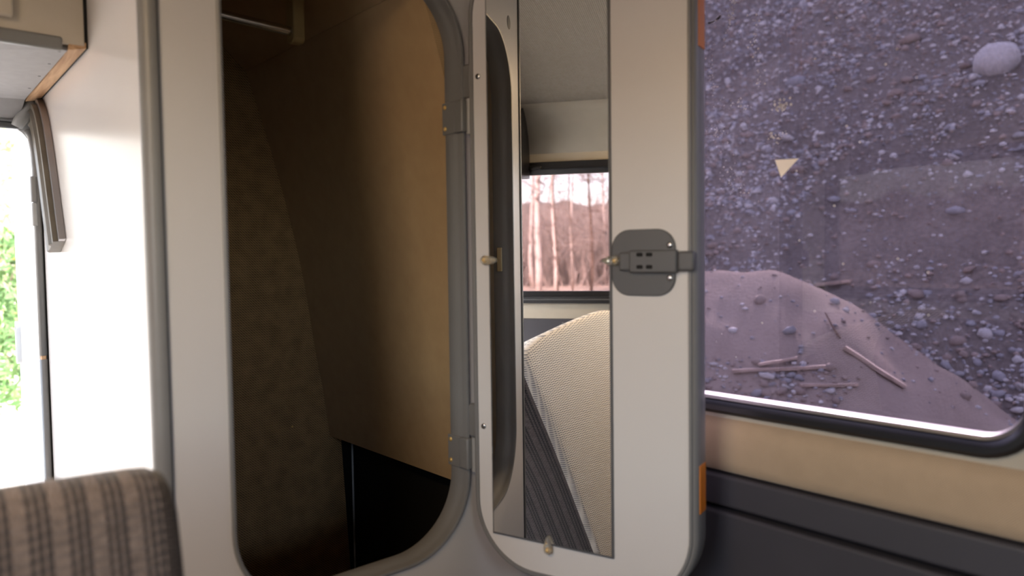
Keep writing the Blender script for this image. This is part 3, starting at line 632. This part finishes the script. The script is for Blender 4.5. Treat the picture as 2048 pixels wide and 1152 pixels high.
# ------------------------------------------------------------------ outdoors
rnd = random.Random(11)
def mound(x, y):
    ax, ay, bx, by = 3.5, 2.6, 3.85, 1.55
    t_ = max(0, min(1, ((x - ax) * (bx - ax) + (y - ay) * (by - ay)) / ((bx - ax) ** 2 + (by - ay) ** 2)))
    dd = math.hypot(x - ax - t_ * (bx - ax), y - ay - t_ * (by - ay))
    return 1.12 - 0.80 * (math.sqrt(dd * dd + 0.09) - 0.3) + 0.11 * noise.noise((x * 1.3, y * 1.3, 3)) + 0.05 * noise.noise((x * 3.1, y * 3.1, 8)) + 0.012 * noise.noise((x * 6, y * 6, 3))
def bank(x, y):
    b = -0.45 + 0.9 * (x - 4.0 + 0.25 * noise.noise((x * 0.3, y * 0.35, 0)))
    b = min(b, 7.2)
    n_ = 0.22 * noise.noise((x * 0.9, y * 0.9, 1)) + 0.09 * noise.noise((x * 2.6, y * 2.6, 5)) + 0.035 * noise.noise((x * 8, y * 8, 7))
    return max(-0.45 + 0.25 * n_, b + n_)
def grid(x0, x1, nx, y0, y1, ny, fz):
    bm = bmesh.new(); V = [[bm.verts.new((x0 + (x1 - x0) * i / nx, y0 + (y1 - y0) * j / ny, 0)) for j in range(ny + 1)] for i in range(nx + 1)]
    for r_ in V:
        for v in r_: v.co.z = fz(v.co.x, v.co.y)
    for i in range(nx):
        for j in range(ny): bm.faces.new((V[i][j], V[i + 1][j], V[i + 1][j + 1], V[i][j + 1]))
    return bm
gb = obj('gravel_bank', grid(2.2, 15.0, 150, -6.0, 14.0, 190, bank), M['earth'], None, True); struct(gb, 'steep bank of shaded earth and gravel outside the side window')
yard = obj('yard', grid(-16.0, 2.25, 40, -18.0, 40.0, 60, lambda x, y: -0.46 + 0.03 * noise.noise((x, y, 0))), M['yard'], None, True); struct(yard, 'pale stony yard around the van')
fld = obj('field', grid(-60.0, -15.9, 44, -30.0, 40.0, 50, lambda x, y: -0.46 + 0.022 * (-x - 15.9) + 0.08 * noise.noise((x * .4, y * .4, 0))), M['field'], None, True); struct(fld, 'dry grass field in front of the trees')
rdg = obj('wooded_ridge', grid(-75.0, -44.0, 30, -40.0, 60.0, 120, lambda x, y: 0.0 + min(1, (-x - 44) / 6) * (4.6 + 1.1 * noise.noise((x * .3, y * .45, 2)) + 0.8 * noise.noise((x, y * 1.3, 4)))), M['thicket'], None, True); struct(rdg, 'brown wooded ridge on the horizon')
rr_ = obj('sky_blocking_slope', grid(-30.0, 30.0, 60, 17.5, 39.5, 22, lambda x, y: -0.5 + min(1, (y - 17.5) / 8) * (10.5 + 1.5 * noise.noise((x * .3, y * .3, 2)) + noise.noise((x * 1.1, y, 4)))), M['slope'], None, True); struct(rr_, 'overgrown slope added behind the van to block low sky')  # slope added to cut the sky light through the rear door
mo = obj('sand_mound', grid(1.6, 5.6, 70, -0.3, 5.0, 80, lambda x, y: max(mound(x, y), -0.55)), M['sand'], None, True); tag(mo, 'smooth pale sand mound at the foot of the bank', 'sand mound')
# stones: a few base shapes, shared
def stone_mesh(seed, mat):
    bm = bmesh.new(); bmesh.ops.create_icosphere(bm, subdivisions=1, radius=1.0)
    r2 = random.Random(seed); sx, sy, sz = r2.uniform(.8, 1.25), r2.uniform(.8, 1.2), r2.uniform(.5, .8)
    for v in bm.verts:
        k = 1 + 0.35 * noise.noise((v.co.x * 1.4 + seed, v.co.y * 1.4, v.co.z * 1.4)); v.co = Vector((v.co.x * sx * k, v.co.y * sy * k, v.co.z * sz * k))
    me = bpy.data.meshes.new('stone'); bm.to_mesh(me); bm.free(); me.materials.append(mat)
    for p in me.polygons: p.use_smooth = True
    return me
SM = [stone_mesh(i, M[('stone_a', 'stone_b', 'stone_c', 'stone_a', 'stone_b')[i % 5]]) for i in range(9)]
bm = bmesh.new(); bmesh.ops.create_icosphere(bm, subdivisions=3, radius=1.0)
for v in bm.verts:
    k = 1 + 0.16 * noise.noise((v.co.x * 1.5 + 7, v.co.y * 1.5, v.co.z * 1.5)); v.co *= k; v.co.z *= 0.86
boulder_me = bpy.data.meshes.new('boulder'); bm.to_mesh(boulder_me); bm.free(); boulder_me.materials.append(M['stone_c'])
for p in boulder_me.polygons: p.use_smooth = True
def surf(x, y): return max(bank(x, y), mound(x, y))
def on_mound(x, y): return mound(x, y) > bank(x, y)
def density(x, y):
    d = 0.10 + 0.5 * max(0, noise.noise((x * 0.8, y * 0.8, 9)))
    s_ = y - 0.55 * (x - 4.0)                                   # gravel fans running down the slope
    if 3.6 < x < 6.2 and -1.6 < s_ < 0.7: d += 0.95 * max(0, 1 - abs(x - 4.8) / 1.2)
    if 5.6 < x < 7.3 and 2.6 < y < 4.2: d += 0.6
    if x > 7.0: d += 0.25 + 0.5 * max(0, noise.noise((x * 1.3, y * 1.3, 13)))
    if on_mound(x, y): d = 0.06 + (0.9 if (x < 3.25 and y > 0.7 and mound(x, y) < 0.62) else 0)
    return d
cand = []
while len(cand) < 17000:
    x = rnd.uniform(2.3, 11.0); y = rnd.uniform(-0.6, 7.0)
    if y < 0.26 * (x + .8) - 1.4 or y > 0.72 * (x + .8) - 1.0: continue
    if rnd.random() > density(x, y): continue
    cand.append((x, y, min(0.06, 0.0128 * math.exp(rnd.gauss(0, 0.55)) * (1 + 0.05 * (x - 4)))))
cand.append((7.80, 1.29, 0.205)); cand.append((6.30, 1.17, 0.075)); cand.append((7.4, 3.3, .10)); cand.append((8.2, 3.6, .13)); cand.append((8.6, 2.4, .11)); cand.append((6.9, 2.9, .085)); cand.append((7.7, 2.2, .085))
cand.sort(key=lambda c: -c[2] / math.hypot(c[0] + .8, c[1] + 1.06))
for x, y, r_ in cand[:300]:
    on = on_mound(x, y)
    if r_ > 0.18:
        o = bpy.data.objects.new('boulder', boulder_me); tag(o, 'large round pale boulder lodged in the gravel bank', 'boulder')
    else: o = bpy.data.objects.new('stone', rnd.choice(SM)); o.parent = mo if on else gb
    COL.objects.link(o); o.location = (x, y, surf(x, y) + r_ * (0.42 if r_ > 0.18 else 0.12)); o.rotation_euler = (rnd.uniform(-.5, .5), rnd.uniform(-.5, .5), rnd.uniform(0, 6.3)); o.scale = (r_, r_, r_)
# the rest of the gravel, joined
ico = bmesh.new(); bmesh.ops.create_icosphere(ico, subdivisions=1, radius=1.0); iv = [v.co.copy() for v in ico.verts]; ifc = [[v.index for v in f.verts] for f in ico.faces]; ico.free()
for part, owner in (('mound', mo), ('bank', gb)):
    vv, ff, mi = [], [], []
    for x, y, r_ in cand[300:]:
        if on_mound(x, y) != (part == 'mound'): continue
        z = surf(x, y) + r_ * 0.1; b0 = len(vv); a_ = rnd.uniform(0, 6.3); ca, sa = math.cos(a_), math.sin(a_); e = rnd.uniform(.6, 1); g_ = rnd.uniform(.45, .8); m_ = rnd.randrange(3)
        for v in iv:
            k = 1 + 0.25 * noise.noise((v.x * 1.7 + x * 9, v.y * 1.7 + y * 9, v.z * 1.7)); px_, py_ = v.x * k, v.y * k * e
            vv.append((x + r_ * (px_ * ca - py_ * sa), y + r_ * (px_ * sa + py_ * ca), z + r_ * v.z * k * g_))
        for f in ifc: ff.append([b0 + i for i in f]); mi.append(m_)
    me = bpy.data.meshes.new('gravel'); me.from_pydata(vv, [], ff)
    for k in ('stone_a', 'stone_b', 'stone_c'): me.materials.append(M[k])
    me.polygons.foreach_set('material_index', mi); me.polygons.foreach_set('use_smooth', [True] * len(ff))
    o = bpy.data.objects.new('gravel', me); COL.objects.link(o); o.parent = owner; o['kind'] = 'stuff'
# planks and sticks
def plank(p, q, w_, th, lift, name, label, cat, grp=None, mat='plank'):
    a = Vector((p[0], p[1], surf(*p) + lift)); b = Vector((q[0], q[1], surf(*q) + lift)); d = b - a; L = d.length; d.normalize()
    side = Vector((-d.y, d.x, 0)).normalized(); side = (side - d * side.dot(d)).normalized(); n_ = d.cross(side)
    bm = bmesh.new(); secs = []
    for i in range(7):
        t_ = i / 6; c = Vector((t_ * L, 0, 0)); ww = w_ * (1 + 0.06 * math.sin(i * 2.1)); sk = 0.01 * math.sin(i * 1.3)
        secs.append([bm.verts.new(c + Vector((0, sy * ww / 2 + sk, sz * th / 2))) for sy, sz in ((-1, -1), (1, -1), (1, 1), (-1, 1))])
    for s0, s1 in zip(secs[:-1], secs[1:]):
        for k in range(4): bm.faces.new((s0[k], s0[(k + 1) % 4], s1[(k + 1) % 4], s1[k]))
    bm.faces.new(secs[0]); bm.faces.new(secs[-1][::-1])
    o = obj(name, bm, M[mat]); mm = Matrix((d, side, n_)).transposed().to_4x4(); mm.translation = a; o.matrix_world = mm
    tag(o, label, cat, grp); return o
G = 'old planks at the foot of the bank'
plank((2.967, 1.277), (3.225, 0.822), 0.045, 0.018, 0.02, 'plank', 'long weathered plank lying across the foot of the sand mound', 'plank', G)
plank((3.39, 0.815), (3.48, 0.52), 0.05, 0.02, 0.02, 'plank', 'weathered plank lying down the right flank of the sand mound', 'plank', G)
plank((3.05, 0.907), (3.255, 0.68), 0.04, 0.016, 0.02, 'plank', 'short pale plank just below the long plank', 'plank', G)
plank((3.05, 1.16), (3.17, 0.985), 0.03, 0.015, 0.03, 'plank', 'short dark board end above the long plank', 'plank', G)
plank((5.60, 2.06), (5.55, 1.74), 0.05, 0.03, 0.03, 'plank', 'broken board stuck in the gravel behind the sand mound', 'plank', G)
o = obj('stick', tube(bmesh.new(), [(3.52, 0.99, surf(3.52, 0.99) + .06), (3.49, 0.94, surf(3.49, .94) + .02), (3.446, 0.867, surf(3.446, .867) + .005)], [0.004, 0.006, 0.005], 6), M['bark']); tag(o, 'thin dark stick standing in the sand mound', 'stick')

# trees beyond the left window
def branch_pts(base, d, L, n=5, curl=0.25):
    pts = [Vector(base)]; d = Vector(d).normalized()
    for i in range(n):
        d = (d + Vector((rnd.gauss(0, curl), rnd.gauss(0, curl), rnd.gauss(0.03, curl * .6)))).normalized(); pts.append(pts[-1] + d * L / n)
    return pts
def fz(x, y): return -0.46 + 0.022 * (-x - 15.9) if x < -15.9 else -0.46
def tree(x, y, hgt, rad, mat, label, nb=7, ntw=40, spread=1.6, lean=0):
    r_ = empty('birch_tree' if mat == 'birch' else 'bare_tree', (x, y, fz(x, y) - .05)); tag(r_, label, 'tree', 'bare trees beyond the far window')
    pts = [Vector((0.25 * lean * (t_ / 8) + 0.05 * math.sin(t_ * 1.1 + x) * (t_ > 0), 0.07 * math.sin(t_ * 0.9 + y) * (t_ > 0) + lean * t_ / 8, hgt * t_ / 8)) for t_ in range(9)]
    obj('trunk', tube(bmesh.new(), pts, [rad * (1 - 0.09 * i) for i in range(9)], 8), M[mat], r_, True)
    tw = bmesh.new()
    for k in range(nb):
        i = rnd.randrange(2, 8); a = rnd.uniform(0, 6.28); d = (math.cos(a), math.sin(a), rnd.uniform(.3, .9)); bp = branch_pts(pts[i], d, rnd.uniform(.6, 1.2) * spread)
        obj('branch', tube(bmesh.new(), bp, [rad * .28 * (1 - .15 * q) for q in range(6)], 5), M[mat if mat != 'birch' else 'twig'], r_, True)
        for q in range(ntw // nb):
            tp = branch_pts(rnd.choice(bp[1:]), (rnd.gauss(0, 1), rnd.gauss(0, 1), rnd.uniform(-.3, .8)), rnd.uniform(.4, 1.1), 3)
            tube(tw, tp, [.014, .011, .008, .004], 3, False)
    o = obj('twigs', tw, M['twig'], r_); o['kind'] = 'stuff'
tree(-25, 5.20, 9.5, 0.14, 'birch', 'thick white birch trunk seen through the window opposite the wardrobe', 7, 60, lean=-.15)
tree(-25, 4.55, 9.0, 0.095, 'birch', 'slender pale birch beside the thick white birch', 7, 60, lean=.1)
tree(-30, 4.75, 6.0, 0.07, 'birch', 'short thin birch standing in front of the thicket', 5, 40)
tree(-23, 4.15, 7.0, 0.035, 'bark', 'thin dark sapling beside the slender birch', 6, 50)
tree(-24, 3.80, 7.0, 0.030, 'bark', 'thin dark sapling with spreading twigs', 7, 60)
tree(-31, 6.75, 9.0, 0.11, 'birch', 'birch half hidden by the wardrobe corner in the mirror', 6, 50)
tree(-27, 3.55, 8.5, 0.06, 'bark', 'brown bare tree standing among the saplings', 8, 80)
tree(-33, 3.75, 9.5, 0.075, 'birch', 'far birch close to the window edge', 7, 60)
tree(-29, 2.7, 9.0, 0.07, 'bark', 'crooked bare tree close to the window edge', 8, 80, 2.0)
bm = bmesh.new()
for i in range(2600):
    x = rnd.uniform(-44, -31); y = rnd.uniform(-1.5, 12.5) * (-x / 33); L = rnd.uniform(1.6, 4.6) * (1 if rnd.random() < .8 else 1.4); b = Vector((x, y, fz(x, y) - .1)); p2 = [b]; d = Vector((rnd.gauss(0, .12), rnd.gauss(0, .22), 1)).normalized()
    for k in range(3): d = (d + Vector((rnd.gauss(0, .1), rnd.gauss(0, .25), 0))).normalized(); p2.append(p2[-1] + d * L / 3)
    tube(bm, p2, [.03, .024, .016, .006], 3, False)
o = obj('brushwood', bm, M['twig']); tag(o, 'dense reddish brushwood at the edge of the field', 'brushwood', None, 'stuff')

# shrubs behind the van, seen through the rear door
def shrub(x, y, hgt, rad, mat, label, n=700, leaf=0.05, stems=6):
    r_ = empty('shrub', (x, y, -0.47)); tag(r_, label, 'shrub', 'shrubs behind the van')
    for k in range(stems):
        a = rnd.uniform(0, 6.28); obj('stem', tube(bmesh.new(), branch_pts((0, 0, 0), (math.cos(a) * .4, math.sin(a) * .4, 1), hgt * .9), [.03, .026, .02, .016, .012, .006], 5), M['bark'], r_, True)
    bm = bmesh.new()
    for i in range(n):
        a = rnd.uniform(0, 6.28); t_ = rnd.random() ** .6; h_ = rnd.uniform(.12, 1) * hgt; rr_ = rad * t_ * (1.1 - (h_ / hgt) ** 2 * .7); c = Vector((rr_ * math.cos(a), rr_ * math.sin(a), h_))
        u_ = Vector((rnd.gauss(0, 1), rnd.gauss(0, 1), rnd.gauss(0, 1))).normalized(); v_ = u_.orthogonal().normalized(); l_ = leaf * rnd.uniform(.6, 1.6)
        bm.faces.new([bm.verts.new(c + p) for p in (-u_ * l_, v_ * l_ * .35, u_ * l_, -v_ * l_ * .35)])
    o = obj('foliage', bm, M[mat], r_); o['kind'] = 'stuff'
shrub(0.15, 8.5, 1.5, 0.75, 'needle', 'dense green shrub on the stony yard', 1500, .06)
shrub(0.9, 11.5, 2.2, 1.0, 'needle', 'taller green shrub behind the dense one', 1500, .07)
shrub(0.6, 15.0, 4.2, 1.7, 'leaf_y', 'tall yellowish shrub with thin branches', 1500, .07, 12)
shrub(1.3, 17.0, 5.5, 2.6, 'leaf_y', 'large pale shrub farthest behind the van', 1600, .09, 12)
